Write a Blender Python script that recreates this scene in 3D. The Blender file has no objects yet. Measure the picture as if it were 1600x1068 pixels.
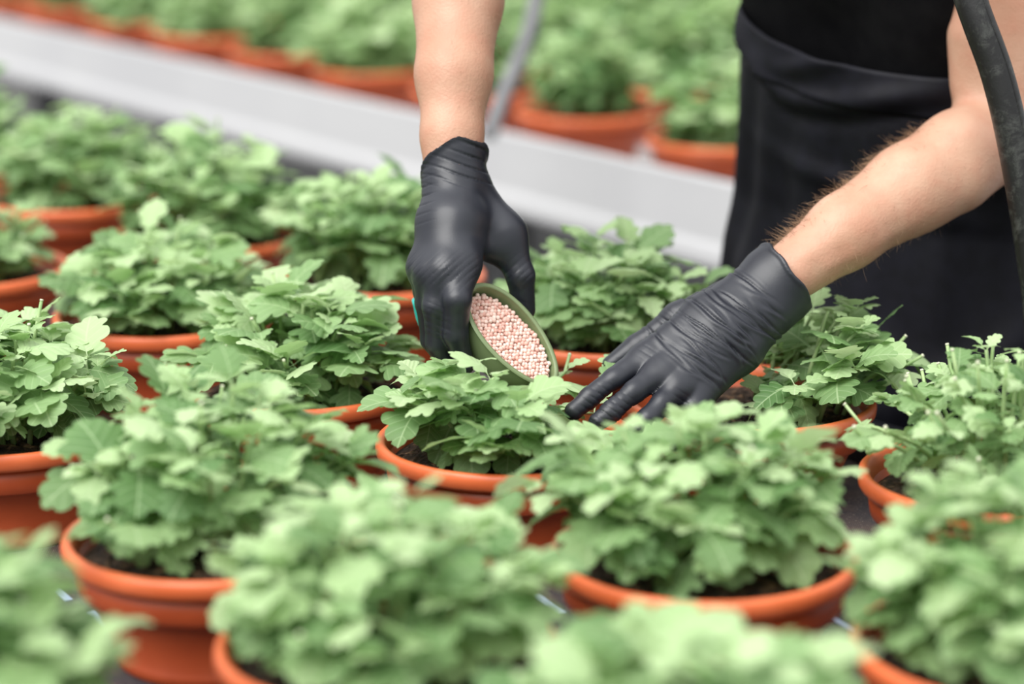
import bpy, math, random
import numpy as np
from mathutils import Vector, Matrix, Euler

# ------------------------------------------------------------------ camera, world, light
SC = bpy.context.scene
COL = SC.collection
FPX = 3700.0                       # focal length in pixels of the 1600x1068 frame
PITCH = math.radians(14.24)
CAMZ = 1.40
cam_d = bpy.data.cameras.new('camera')
cam = bpy.data.objects.new('camera', cam_d)
COL.objects.link(cam)
cam.location = (0, 0, CAMZ)
cam.rotation_euler = (math.pi / 2 - PITCH, 0, 0)
cam_d.sensor_width = 36.0
cam_d.lens = FPX / 1600.0 * 36.0
cam_d.clip_start = 0.05
cam_d.clip_end = 200
cam_d.dof.use_dof = True
cam_d.dof.focus_distance = 1.97
cam_d.dof.aperture_fstop = 2.4
SC.camera = cam

world = bpy.data.worlds.new('world')
SC.world = world
world.use_nodes = True
bg = world.node_tree.nodes['Background']
bg.inputs[0].default_value = (0.97, 0.985, 1.0, 1)
wn = world.node_tree
w_tc = wn.nodes.new('ShaderNodeTexCoord'); w_sep = wn.nodes.new('ShaderNodeSeparateXYZ')
wn.links.new(w_tc.outputs['Generated'], w_sep.inputs[0])
w_cl = wn.nodes.new('ShaderNodeClamp'); wn.links.new(w_sep.outputs[2], w_cl.inputs[0])
w_ma = wn.nodes.new('ShaderNodeMath'); w_ma.operation = 'MULTIPLY_ADD'      # overcast sky: zenith three times the horizon
wn.links.new(w_cl.outputs[0], w_ma.inputs[0]); w_ma.inputs[1].default_value = 0.80; w_ma.inputs[2].default_value = 0.40
wn.links.new(w_ma.outputs[0], bg.inputs[1])

sun_d = bpy.data.lights.new('sun', 'SUN')
sun_d.energy = 2.9
sun_d.angle = math.radians(50)
sun_d.color = (1.0, 0.985, 0.95)
sun = bpy.data.objects.new('sun', sun_d)
COL.objects.link(sun)
sun.rotation_euler = Euler((math.radians(26), math.radians(-24), 0))
sun.location = (-2, -2, 5)

vs = SC.view_settings
vs.view_transform = 'Standard'
vs.look = 'None'
vs.exposure = 0.54
vs.gamma = 1.0
vs.use_curve_mapping = False

# ------------------------------------------------------------------ geometry helpers
CF = Vector((0, math.cos(PITCH), -math.sin(PITCH)))
CR = Vector((1, 0, 0))
CU = CR.cross(CF)
CAM = Vector((0, 0, CAMZ))

def P(u, v, d):
    return CAM + d * (CF + (u - 800) / FPX * CR - (v - 534) / FPX * CU)

def on_z(u, v, z):
    r = CF + (u - 800) / FPX * CR - (v - 534) / FPX * CU
    return CAM + (z - CAMZ) / r.z * r

def project(p):
    q = Vector(p) - CAM
    d = q.dot(CF)
    return 800 + q.dot(CR) / d * FPX, 534 - q.dot(CU) / d * FPX, d

BENCH = 0.75
POT_H = 0.093
RIM = BENCH + POT_H

def mesh_obj(name, verts, faces, mat, parent=None, smooth=True, uv=None):
    me = bpy.data.meshes.new(name)
    me.from_pydata(verts, [], faces)
    if mat is not None:
        me.materials.append(mat)
    if smooth:
        me.polygons.foreach_set('use_smooth', [True] * len(me.polygons))
    if uv is not None:
        l = me.uv_layers.new(name='UVMap')
        li = np.empty(len(me.loops), np.int32)
        me.loops.foreach_get('vertex_index', li)
        l.data.foreach_set('uv', np.asarray(uv, np.float32)[li].ravel())
    me.update()
    return link(name, me, parent)

def link(name, me, parent=None):
    o = bpy.data.objects.new(name, me)
    COL.objects.link(o)
    if parent is not None:
        o.parent = parent
    return o

def empty(name, loc):
    o = bpy.data.objects.new(name, None)
    o.empty_display_size = 0.05
    COL.objects.link(o)
    o.location = loc
    return o

def tag(o, label=None, cat=None, group=None, kind=None):
    if label: o['label'] = label
    if cat: o['category'] = cat
    if group: o['group'] = group
    if kind: o['kind'] = kind
    return o

def box(c, s, rz=0.0):
    cx, cy, cz = c
    sx, sy, sz = s[0] / 2, s[1] / 2, s[2] / 2
    cs, sn = math.cos(rz), math.sin(rz)
    v = []
    for z in (-sz, sz):
        for x, y in ((-sx, -sy), (sx, -sy), (sx, sy), (-sx, sy)):
            v.append((cx + x * cs - y * sn, cy + x * sn + y * cs, cz + z))
    f = [(3, 2, 1, 0), (4, 5, 6, 7), (0, 1, 5, 4), (1, 2, 6, 5), (2, 3, 7, 6), (3, 0, 4, 7)]
    return v, f

def bevel(o, w, n=2):
    m = o.modifiers.new('bevel', 'BEVEL')
    m.width = w
    m.segments = n
    return o

def lathe(prof, seg=48):
    v, f = [], []
    for r, z in prof:
        for k in range(seg):
            a = 2 * math.pi * k / seg
            v.append((r * math.cos(a), r * math.sin(a), z))
    for i in range(len(prof) - 1):
        for k in range(seg):
            k2 = (k + 1) % seg
            f.append((i * seg + k, i * seg + k2, (i + 1) * seg + k2, (i + 1) * seg + k))
    return v, f

def catmull(pts, n=8):
    pts = [Vector(p) for p in pts]
    e = [2 * pts[0] - pts[1]] + pts + [2 * pts[-1] - pts[-2]]
    out = []
    for i in range(1, len(e) - 2):
        p0, p1, p2, p3 = e[i - 1:i + 3]
        for k in range(n):
            t = k / n
            out.append(0.5 * ((2 * p1) + (p2 - p0) * t + (2 * p0 - 5 * p1 + 4 * p2 - p3) * t * t + (3 * p1 - p0 - 3 * p2 + p3) * t ** 3))
    out.append(pts[-1])
    return out

def tube(pts, rad, seg=8, cap=True):
    """rad: number or list, one per point"""
    n = len(pts)
    if not hasattr(rad, '__len__'): rad = [rad] * n
    v, f = [], []
    up = Vector((0.3, 0.2, 0.93))
    for i, p in enumerate(pts):
        t = (pts[min(i + 1, n - 1)] - pts[max(i - 1, 0)]).normalized()
        a = t.cross(up)
        if a.length < 0.05: a = t.cross(Vector((1, 0, 0)))
        a.normalize()
        b = t.cross(a)
        for k in range(seg):
            w = 2 * math.pi * k / seg
            v.append(tuple(p + rad[i] * (math.cos(w) * a + math.sin(w) * b)))
    for i in range(n - 1):
        for k in range(seg):
            k2 = (k + 1) % seg
            f.append((i * seg + k, (i + 1) * seg + k, (i + 1) * seg + k2, i * seg + k2))
    if cap:
        f.append(tuple(range(seg)))
        f.append(tuple(reversed([(n - 1) * seg + k for k in range(seg)])))
    return v, f

# ------------------------------------------------------------------ implicit surfaces for the body and the gloves
class Field:
    def __init__(s, lo, hi, h):
        s.h = h
        s.lo = np.array(lo, np.float32)
        s.n = np.ceil((np.array(hi) - s.lo) / h).astype(int) + 1
        s.f = np.full(s.n, 0.06, np.float32)

    def copy(s):
        o = object.__new__(Field)
        o.h, o.lo, o.n = s.h, s.lo, s.n
        o.f = np.full(s.n, 0.06, np.float32)
        return o

    def grid(s, sl=None):
        ax = [s.lo[i] + s.h * np.arange(s.n[i], dtype=np.float32) for i in range(3)]
        if sl: ax = [ax[i][sl[i]] for i in range(3)]
        return np.meshgrid(*ax, indexing='ij', sparse=True)

    def cone(s, a, b, ra, rb, k=0.01, flat=None, fs=1.0):
        """smooth-union a tapered capsule; flat = direction squeezed by fs"""
        a = np.array(a, np.float32); b = np.array(b, np.float32)
        pad = max(ra, rb) * max(1, fs) + 2 * k + 0.012
        l = np.minimum(a, b) - pad; u = np.maximum(a, b) + pad
        i0 = np.clip(((l - s.lo) / s.h).astype(int), 0, s.n)
        i1 = np.clip(((u - s.lo) / s.h).astype(int) + 1, 0, s.n)
        if (i1 <= i0).any(): return s
        sl = tuple(slice(i0[i], i1[i]) for i in range(3))
        X, Y, Z = s.grid(sl)
        ab = b - a
        L2 = float(ab @ ab) + 1e-9
        t = np.clip(((X - a[0]) * ab[0] + (Y - a[1]) * ab[1] + (Z - a[2]) * ab[2]) / L2, 0, 1)
        dx = X - a[0] - t * ab[0]; dy = Y - a[1] - t * ab[1]; dz = Z - a[2] - t * ab[2]
        if flat is not None:
            n = np.array(flat, np.float32); n /= np.linalg.norm(n)
            c = (dx * n[0] + dy * n[1] + dz * n[2]) * (1 / fs - 1)
            dx = dx + c * n[0]; dy = dy + c * n[1]; dz = dz + c * n[2]
        d = np.sqrt(dx * dx + dy * dy + dz * dz) - (ra + (rb - ra) * t)
        s.smin(d, k, sl)
        return s

    def chain(s, pts, rads, k=0.006, flat=None, fs=1.0):
        for i in range(len(pts) - 1):
            s.cone(pts[i], pts[i + 1], rads[i], rads[i + 1], k, flat, fs)
        return s

    def smin(s, d, k, sl=None):
        if sl is None: sl = (slice(None),) * 3
        g = s.f[sl]
        m = np.minimum(g, d)
        if k > 0:
            h = np.maximum(k - np.abs(g - d), 0) / k
            m = m - h * h * k * 0.25
        s.f[sl] = m

    def mesh(s):
        F = s.f; S = F < 0
        nx, ny, nz = F.shape
        cnt = np.zeros((nx - 1, ny - 1, nz - 1), np.int8)
        for i in (0, 1):
            for j in (0, 1):
                for k in (0, 1):
                    cnt += S[i:nx - 1 + i, j:ny - 1 + j, k:nz - 1 + k]
        I, J, K = np.nonzero((cnt > 0) & (cnt < 8))
        idx = np.full(cnt.shape, -1, np.int32)
        idx[I, J, K] = np.arange(len(I))
        acc = np.zeros((len(I), 3), np.float32); num = np.zeros(len(I), np.float32)
        corners = [(i, j, k) for i in (0, 1) for j in (0, 1) for k in (0, 1)]
        for c in corners:
            for ax in range(3):
                if c[ax]: continue
                d = list(c); d[ax] = 1
                f0 = F[I + c[0], J + c[1], K + c[2]]; f1 = F[I + d[0], J + d[1], K + d[2]]
                m = (f0 < 0) != (f1 < 0)
                t = np.where(m, f0 / np.where(m, f0 - f1, 1), 0)
                p = np.tile(np.array(c, np.float32), (len(I), 1))
                p[:, ax] += t
                acc += p * m[:, None]; num += m
        V = s.lo + s.h * (np.stack([I, J, K], 1) + acc / num[:, None])
        faces = []
        for ax in range(3):
            a1, a2 = (ax + 1) % 3, (ax + 2) % 3
            s0 = [slice(None)] * 3; s1 = [slice(None)] * 3
            s0[ax] = slice(0, -1); s1[ax] = slice(1, None)
            A = S[tuple(s0)]; B = S[tuple(s1)]
            E = np.stack(np.nonzero(A != B), 1)
            E = E[(E[:, a1] > 0) & (E[:, a2] > 0) & (E[:, a1] < F.shape[a1] - 1) & (E[:, a2] < F.shape[a2] - 1)]
            ins = A[E[:, 0], E[:, 1], E[:, 2]]
            q = []
            for o1, o2 in ((-1, -1), (0, -1), (0, 0), (-1, 0)):
                C = E.copy(); C[:, a1] += o1; C[:, a2] += o2
                q.append(idx[C[:, 0], C[:, 1], C[:, 2]])
            q = np.stack(q, 1)
            q[~ins] = q[~ins][:, ::-1]
            faces.append(q)
        return V, np.concatenate(faces)

def vnormals(V, Fq):
    n = np.cross(V[Fq[:, 2]] - V[Fq[:, 0]], V[Fq[:, 3]] - V[Fq[:, 1]])
    N = np.zeros_like(V)
    for k in range(4): np.add.at(N, Fq[:, k], n)
    return N / (np.linalg.norm(N, axis=1, keepdims=True) + 1e-12)

def relax(V, Fq, it=2, w=0.5):
    for _ in range(it):
        A = np.zeros_like(V); c = np.zeros(len(V), np.float32)
        for k in range(4):
            a, b = Fq[:, k], Fq[:, (k + 1) % 4]
            np.add.at(A, a, V[b]); np.add.at(c, a, 1)
        V = V + w * (A / np.maximum(c, 1)[:, None] - V)
    return V

# ------------------------------------------------------------------ materials
def new_mat(name):
    m = bpy.data.materials.new(name)
    m.use_nodes = True
    nt = m.node_tree
    return m, nt, nt.nodes['Principled BSDF']

def nd(nt, kind, **kw):
    n = nt.nodes.new(kind)
    for k, v in kw.items():
        if isinstance(k, str) and k.startswith('i_'):
            n.inputs[k[2:].replace('_', ' ')].default_value = v
        else:
            setattr(n, k, v)
    return n

def math_n(nt, op, a, b=None, c=None):
    n = nt.nodes.new('ShaderNodeMath'); n.operation = op
    for i, x in enumerate((a, b, c)):
        if x is None: continue
        if isinstance(x, (int, float)): n.inputs[i].default_value = x
        else: nt.links.new(x, n.inputs[i])
    return n.outputs[0]

def mix_c(nt, fac, a, b):
    n = nt.nodes.new('ShaderNodeMix'); n.data_type = 'RGBA'
    for s, x in ((n.inputs[0], fac), (n.inputs[6], a), (n.inputs[7], b)):
        if isinstance(x, (int, float)): s.default_value = x
        elif isinstance(x, tuple): s.default_value = x + (1,) if len(x) == 3 else x
        else: nt.links.new(x, s)
    return n.outputs[2]

def noise_mat(name, c1, c2, scale=20, rough=0.6, bump=0.0, bscale=None, detail=4, spec=0.5, dist=0.002):
    m, nt, b = new_mat(name)
    tc = nd(nt, 'ShaderNodeTexCoord')
    n = nd(nt, 'ShaderNodeTexNoise', i_Scale=scale, i_Detail=detail)
    nt.links.new(tc.outputs['Object'], n.inputs['Vector'])
    r = nd(nt, 'ShaderNodeMapRange'); r.inputs[1].default_value = 0.35; r.inputs[2].default_value = 0.65
    nt.links.new(n.outputs[0], r.inputs[0])
    nt.links.new(mix_c(nt, r.outputs[0], c1, c2), b.inputs['Base Color'])
    b.inputs['Roughness'].default_value = rough
    b.inputs['Specular IOR Level'].default_value = spec
    if bump:
        n2 = nd(nt, 'ShaderNodeTexNoise', i_Scale=bscale or scale * 4, i_Detail=5.0)
        nt.links.new(tc.outputs['Object'], n2.inputs['Vector'])
        bp = nd(nt, 'ShaderNodeBump', i_Strength=bump, i_Distance=dist)
        nt.links.new(n2.outputs[0], bp.inputs['Height'])
        nt.links.new(bp.outputs[0], b.inputs['Normal'])
    return m

def leaf_mat(name, cdark, clight, vein):
    m, nt, b = new_mat(name)
    oi = nd(nt, 'ShaderNodeObjectInfo')
    geo = nd(nt, 'ShaderNodeNewGeometry')
    tc = nd(nt, 'ShaderNodeTexCoord')
    no = nd(nt, 'ShaderNodeTexNoise', i_Scale=30.0, i_Detail=2.0)
    nt.links.new(geo.outputs['Position'], no.inputs['Vector'])
    f = math_n(nt, 'MULTIPLY_ADD', oi.outputs['Random'], 0.62, math_n(nt, 'MULTIPLY', no.outputs[0], 0.28))
    col = mix_c(nt, f, cdark, clight)
    uv = nd(nt, 'ShaderNodeSeparateXYZ')
    nt.links.new(tc.outputs['UV'], uv.inputs[0])
    au = math_n(nt, 'ABSOLUTE', uv.outputs[0])
    mid = math_n(nt, 'LESS_THAN', au, 0.014)
    w = math_n(nt, 'MULTIPLY', math_n(nt, 'SUBTRACT', uv.outputs[1], math_n(nt, 'MULTIPLY', au, 0.75)), 6.5)
    fr = math_n(nt, 'ABSOLUTE', math_n(nt, 'SUBTRACT', math_n(nt, 'FRACT', w), 0.5))
    side = math_n(nt, 'LESS_THAN', fr, 0.055)
    v = math_n(nt, 'MAXIMUM', mid, math_n(nt, 'MULTIPLY', side, 0.55))
    col = mix_c(nt, math_n(nt, 'MULTIPLY', v, 0.5), col, vein)
    back = mix_c(nt, geo.outputs['Backfacing'], col, tuple(min(1, x * 1.15 + 0.03) for x in clight))
    nt.links.new(back, b.inputs['Base Color'])
    b.inputs['Roughness'].default_value = 0.55
    b.inputs['Specular IOR Level'].default_value = 0.35
    bp = nd(nt, 'ShaderNodeBump', i_Strength=0.35, i_Distance=0.0015)
    nt.links.new(math_n(nt, 'ADD', math_n(nt, 'MULTIPLY', fr, 1.6), math_n(nt, 'MULTIPLY', au, 2.0)), bp.inputs['Height'])
    nt.links.new(bp.outputs[0], b.inputs['Normal'])
    tr = nd(nt, 'ShaderNodeBsdfTranslucent')
    nt.links.new(mix_c(nt, 0.35, back, (0.38, 0.58, 0.17)), tr.inputs[0])
    ms = nd(nt, 'ShaderNodeMixShader'); ms.inputs[0].default_value = 0.33
    nt.links.new(b.outputs[0], ms.inputs[1]); nt.links.new(tr.outputs[0], ms.inputs[2])
    nt.links.new(ms.outputs[0], nt.nodes['Material Output'].inputs[0])
    return m

M = {}
M['leaf'] = leaf_mat('leaf_green', (0.055, 0.150, 0.036), (0.37, 0.545, 0.25), (0.50, 0.65, 0.37))
M['young'] = leaf_mat('young_leaf_green', (0.36, 0.53, 0.24), (0.55, 0.69, 0.40), (0.60, 0.70, 0.44))
M['stem'] = noise_mat('stem_green', (0.24, 0.38, 0.14), (0.38, 0.50, 0.24), 60, 0.55)
M['cut'] = noise_mat('cut_stem_end', (0.55, 0.58, 0.40), (0.66, 0.66, 0.50), 60, 0.7)
M['pot'] = noise_mat('terracotta_plastic_shaded', (0.36, 0.058, 0.016), (0.43, 0.076, 0.022), 18, 0.42, 0.05, 300, spec=0.45)  # same plastic as the rim; shade below it is put into this darker colour
M['rim'] = noise_mat('terracotta_plastic_lit_rim', (0.66, 0.135, 0.042), (0.74, 0.165, 0.058), 25, 0.38, 0.05, 300, spec=0.5)  # the pot's plastic in its lit tone
def skin_mat():
    m, nt, b = new_mat('skin')
    tc = nd(nt, 'ShaderNodeTexCoord')
    ns = []
    for sc_, de in ((14.0, 4.0), (55.0, 5.0), (420.0, 3.0)):
        n = nd(nt, 'ShaderNodeTexNoise', i_Scale=sc_, i_Detail=de)
        nt.links.new(tc.outputs['Object'], n.inputs['Vector'])
        ns.append(n.outputs[0])
    f = math_n(nt, 'MULTIPLY_ADD', math_n(nt, 'SUBTRACT', ns[0], 0.5), 1.6, 0.5)
    c = mix_c(nt, f, (0.43, 0.215, 0.135), (0.60, 0.375, 0.265))
    g = math_n(nt, 'MULTIPLY_ADD', math_n(nt, 'SUBTRACT', ns[1], 0.5), 2.2, 0.25)
    c = mix_c(nt, math_n(nt, 'MULTIPLY', g, 0.5), c, (0.50, 0.20, 0.13))
    nt.links.new(c, b.inputs['Base Color'])
    b.inputs['Roughness'].default_value = 0.5
    b.inputs['Specular IOR Level'].default_value = 0.4
    bp = nd(nt, 'ShaderNodeBump', i_Strength=0.5, i_Distance=0.0008)
    nt.links.new(math_n(nt, 'ADD', ns[2], math_n(nt, 'MULTIPLY', ns[1], 1.5)), bp.inputs['Height'])
    nt.links.new(bp.outputs[0], b.inputs['Normal'])
    return m
M['skin'] = skin_mat()
M['hair'] = noise_mat('brown_hair', (0.20, 0.115, 0.06), (0.42, 0.27, 0.16), 60, 0.5)
M['black_metal'] = noise_mat('black_tray', (0.012, 0.012, 0.016), (0.022, 0.022, 0.028), 8, 0.35)
M['white'] = noise_mat('white_bench_side', (0.48, 0.48, 0.495), (0.52, 0.52, 0.53), 3, 0.45)
M['alu'] = noise_mat('galvanised_steel', (0.20, 0.20, 0.21), (0.26, 0.26, 0.27), 20, 0.4)
M['floor'] = noise_mat('concrete', (0.035, 0.034, 0.034), (0.06, 0.058, 0.055), 4, 0.85, 0.3, 60)
M['scoop'] = noise_mat('olive_green_plastic', (0.17, 0.225, 0.105), (0.20, 0.255, 0.125), 30, 0.42)
M['teal'] = noise_mat('teal_plastic', (0.02, 0.42, 0.38), (0.03, 0.48, 0.43), 30, 0.4)
M['shirt'] = noise_mat('black_cotton', (0.004, 0.004, 0.005), (0.007, 0.007, 0.008), 40, 0.9, 0.2, 600, spec=0.1)
M['trouser'] = noise_mat('dark_denim', (0.010, 0.011, 0.016), (0.016, 0.017, 0.024), 40, 0.85, 0.2, 600, spec=0.15)
M['apron'] = noise_mat('black_apron_cloth', (0.0045, 0.0046, 0.0080), (0.0070, 0.0071, 0.0125), 60, 0.62, 0.15, 900, spec=0.22, dist=0.0005)
M['shoe'] = noise_mat('shoe_leather', (0.02, 0.018, 0.016), (0.03, 0.026, 0.022), 30, 0.5)
M['stripe'] = noise_mat('pale_blue_marker', (0.30, 0.39, 0.54), (0.42, 0.50, 0.62), 120, 0.6)
M['hose'] = None

def soil_mat():
    m, nt, b = new_mat('potting_soil')
    tc = nd(nt, 'ShaderNodeTexCoord')
    v = nd(nt, 'ShaderNodeTexVoronoi', i_Scale=240.0)
    n = nd(nt, 'ShaderNodeTexNoise', i_Scale=90.0, i_Detail=6.0)
    for x in (v, n): nt.links.new(tc.outputs['Object'], x.inputs['Vector'])
    r = nd(nt, 'ShaderNodeValToRGB')
    e = r.color_ramp.elements
    e[0].position = 0.35; e[0].color = (0.010, 0.006, 0.004, 1)
    e[1].position = 0.68; e[1].color = (0.24, 0.14, 0.08, 1)
    k = e.new(0.55); k.color = (0.055, 0.030, 0.018, 1)
    nt.links.new(n.outputs[0], r.inputs[0])
    nt.links.new(r.outputs[0], b.inputs['Base Color'])
    b.inputs['Roughness'].default_value = 0.95
    bp = nd(nt, 'ShaderNodeBump', i_Strength=1.0, i_Distance=0.004)
    nt.links.new(math_n(nt, 'ADD', n.outputs[0], math_n(nt, 'MULTIPLY', v.outputs[0], 0.6)), bp.inputs['Height'])
    nt.links.new(bp.outputs[0], b.inputs['Normal'])
    return m
M['soil'] = soil_mat()

def fabric_mat():
    m, nt, b = new_mat('black_woven_ground_fabric')
    tc = nd(nt, 'ShaderNodeTexCoord')
    n = nd(nt, 'ShaderNodeTexNoise', i_Scale=14.0, i_Detail=8.0, i_Roughness=0.7)
    g = nd(nt, 'ShaderNodeTexNoise', i_Scale=420.0, i_Detail=2.0)
    for x in (n, g): nt.links.new(tc.outputs['Object'], x.inputs['Vector'])
    w1 = nd(nt, 'ShaderNodeTexWave', i_Scale=190.0); w1.bands_direction = 'X'
    w2 = nd(nt, 'ShaderNodeTexWave', i_Scale=190.0); w2.bands_direction = 'Y'
    for x in (w1, w2): nt.links.new(tc.outputs['Object'], x.inputs['Vector'])
    r = nd(nt, 'ShaderNodeMapRange'); r.inputs[1].default_value = 0.42; r.inputs[2].default_value = 0.68
    nt.links.new(n.outputs[0], r.inputs[0])
    base = mix_c(nt, r.outputs[0], (0.040, 0.036, 0.042), (0.125, 0.085, 0.068))
    sp = math_n(nt, 'GREATER_THAN', g.outputs[0], 0.66)
    nt.links.new(mix_c(nt, math_n(nt, 'MULTIPLY', sp, 0.7), base, (0.32, 0.26, 0.22)), b.inputs['Base Color'])
    b.inputs['Roughness'].default_value = 0.75
    bp = nd(nt, 'ShaderNodeBump', i_Strength=0.6, i_Distance=0.0015)
    nt.links.new(math_n(nt, 'ADD', math_n(nt, 'MULTIPLY', w1.outputs[1], w2.outputs[1]), n.outputs[0]), bp.inputs['Height'])
    nt.links.new(bp.outputs[0], b.inputs['Normal'])
    return m
M['fabric'] = fabric_mat()

def glove_mat():
    m, nt, b = new_mat('black_nitrile')
    tc = nd(nt, 'ShaderNodeTexCoord')
    n = nd(nt, 'ShaderNodeTexNoise', i_Scale=40.0, i_Detail=5.0)
    nt.links.new(tc.outputs['Object'], n.inputs['Vector'])
    nt.links.new(mix_c(nt, n.outputs[0], (0.012, 0.0135, 0.020), (0.020, 0.022, 0.031)), b.inputs['Base Color'])
    b.inputs['Roughness'].default_value = 0.42
    b.inputs['Specular IOR Level'].default_value = 0.55
    n2 = nd(nt, 'ShaderNodeTexNoise', i_Scale=700.0, i_Detail=2.0)
    nt.links.new(tc.outputs['Object'], n2.inputs['Vector'])
    bp = nd(nt, 'ShaderNodeBump', i_Strength=0.12, i_Distance=0.0004)
    nt.links.new(n2.outputs[0], bp.inputs['Height'])
    nt.links.new(bp.outputs[0], b.inputs['Normal'])
    return m
M['glove'] = glove_mat()

def granule_mat():
    m, nt, b = new_mat('pink_fertilizer')
    geo = nd(nt, 'ShaderNodeNewGeometry')
    r = nd(nt, 'ShaderNodeValToRGB')
    e = r.color_ramp.elements
    e[0].color = (0.74, 0.40, 0.33, 1); e[1].color = (0.88, 0.70, 0.62, 1)
    nt.links.new(geo.outputs['Random Per Island'], r.inputs[0])
    nt.links.new(r.outputs[0], b.inputs['Base Color'])
    b.inputs['Roughness'].default_value = 0.6
    return m
M['granule'] = granule_mat()

def hose_mat():
    m, nt, b = new_mat('worn_black_rubber')
    tc = nd(nt, 'ShaderNodeTexCoord')
    n = nd(nt, 'ShaderNodeTexNoise', i_Scale=45.0, i_Detail=7.0, i_Roughness=0.75, i_Distortion=0.3)
    nt.links.new(tc.outputs['Object'], n.inputs['Vector'])
    r = nd(nt, 'ShaderNodeMapRange'); r.inputs[1].default_value = 0.5; r.inputs[2].default_value = 0.68
    nt.links.new(n.outputs[0], r.inputs[0])
    nt.links.new(mix_c(nt, r.outputs[0], (0.008, 0.008, 0.008), (0.055, 0.058, 0.052)), b.inputs['Base Color'])
    b.inputs['Roughness'].default_value = 0.4
    bp = nd(nt, 'ShaderNodeBump', i_Strength=0.3, i_Distance=0.002)
    nt.links.new(n.outputs[0], bp.inputs['Height'])
    nt.links.new(bp.outputs[0], b.inputs['Normal'])
    return m
M['hose'] = hose_mat()
M['grey_hose'] = noise_mat('grey_rubber', (0.16, 0.16, 0.17), (0.22, 0.22, 0.23), 20, 0.55)

# ------------------------------------------------------------------ the setting
v, f = box((0, 3.5, -0.05), (16, 18, 0.1))
tag(mesh_obj('floor', v, f, M['floor'], smooth=False), 'grey concrete greenhouse floor below the benches', 'floor', kind='structure')

# bench directions: T runs along the benches (away and to the left), N across them
T = Vector((-0.62, 0.785, 0)).normalized()
N = Vector((T.y, -T.x, 0))
ANG = math.atan2(T.y, T.x)

def slab(name, t0, t1, n0, n1, z0, z1, mat, parent, bev=0.004, dT=T, dN=N, org=Vector((0, 0, 0))):
    c = org + dT * ((t0 + t1) / 2) + dN * ((n0 + n1) / 2)
    vv, ff = box((c.x, c.y, (z0 + z1) / 2), (t1 - t0, n1 - n0, z1 - z0), math.atan2(dT.y, dT.x))
    o = mesh_obj(name, vv, ff, mat, parent, smooth=False)
    if bev: bevel(o, bev)
    return o

# near bench
nb = empty('growing_bench', (0, 0, 0))
tag(nb, 'near growing bench with black tray edge, covered with dark fabric', 'bench')
T0, T1, N0, N1 = -0.2, 4.2, 0.0, 1.555
slab('tray', T0, T1, N0, N1, 0.712, 0.744, M['black_metal'], nb)
slab('tray_edge', T0, T1, N1, N1 + 0.016, 0.69, 0.792, M['black_metal'], nb)
slab('tray_edge', T0, T1, N0 - 0.016, N0, 0.69, 0.792, M['black_metal'], nb)
slab('support_beam', T0, T1, 0.25, 0.31, 0.65, 0.712, M['alu'], nb)
slab('support_beam', T0, T1, 1.20, 1.26, 0.65, 0.712, M['alu'], nb)
for tt in (0.1, 2.0, 3.9):
    for nn in (0.25, 1.20):
        slab('leg', tt, tt + 0.06, nn, nn + 0.06, 0.0, 0.65, M['alu'], nb)
fab = slab('ground_fabric', T0, T1, N0, N1, 0.744, BENCH, M['fabric'], None, 0)
tag(fab, 'dark woven ground fabric dusted with soil under the near pots', 'fabric')
for (u1, v1, u2, v2) in ((84, 918, 108, 938), (142, 955, 176, 984), (838, 930, 880, 958), (1290, 960, 1345, 992), (1060, 1020, 1090, 1040)):
    a, b_ = on_z(u1, v1, BENCH), on_z(u2, v2, BENCH)
    c = (a + b_) / 2; d = b_ - a
    vv, ff = box((c.x, c.y, BENCH + 0.0004), (d.length, 0.006, 0.0010), math.atan2(d.y, d.x))
    mesh_obj('marker_thread', vv, ff, M['stripe'], fab, smooth=False)

# far bench: its side is a pale profiled board
fa, fb = on_z(1130, 285, 0.813), on_z(0, 30, 0.813)
FT = Vector((fb.x - fa.x, fb.y - fa.y, 0)).normalized()
FN = Vector((FT.y, -FT.x, 0))
FO = Vector((fa.x, fa.y, 0))
fbn = empty('growing_bench', FO)
tag(fbn, 'far growing bench with pale white profiled side board', 'bench')
FL0, FL1, FD = -1.3, 4.6, 1.85
def fslab(name, t0, t1, n0, n1, z0, z1, mat, bev=0.004):
    o = slab(name, t0, t1, n0, n1, z0, z1, mat, fbn, bev, FT, FN)
    return o
fslab('tray', FL0, FL1, 0.012, FD, 0.715, BENCH, M['white'])
# profiled side: swept cross-section
prof = [(0.012, 0.813), (0.004, 0.815), (0.001, 0.811), (-0.004, 0.760), (-0.007, 0.728), (-0.011, 0.719), (-0.013, 0.710), (-0.014, 0.697), (-0.011, 0.690), (-0.002, 0.687), (0.014, 0.688)]
vv, ff = [], []
for t_ in (FL0, FL1):
    for (n_, z_) in prof:
        q = FT * t_ + FN * n_
        vv.append((q.x, q.y, z_))
k = len(prof)
for i in range(k):
    j = (i + 1) % k
    ff.append((i, j, k + j, k + i))
ff += [tuple(range(k)), tuple(reversed(range(k, 2 * k)))]
mesh_obj('side_board', vv, ff, M['white'], fbn, smooth=False)
fslab('side_board', FL0, FL1, FD - 0.012, FD, 0.69, 0.80, M['white'])
for nn in (0.35, 1.4):
    fslab('support_beam', FL0, FL1, nn, nn + 0.06, 0.65, 0.715, M['alu'])
    for tt in (-1.0, 1.0, 3.0, 4.4):
        fslab('leg', tt, tt + 0.06, nn, nn + 0.06, 0.0, 0.65, M['alu'])

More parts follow.
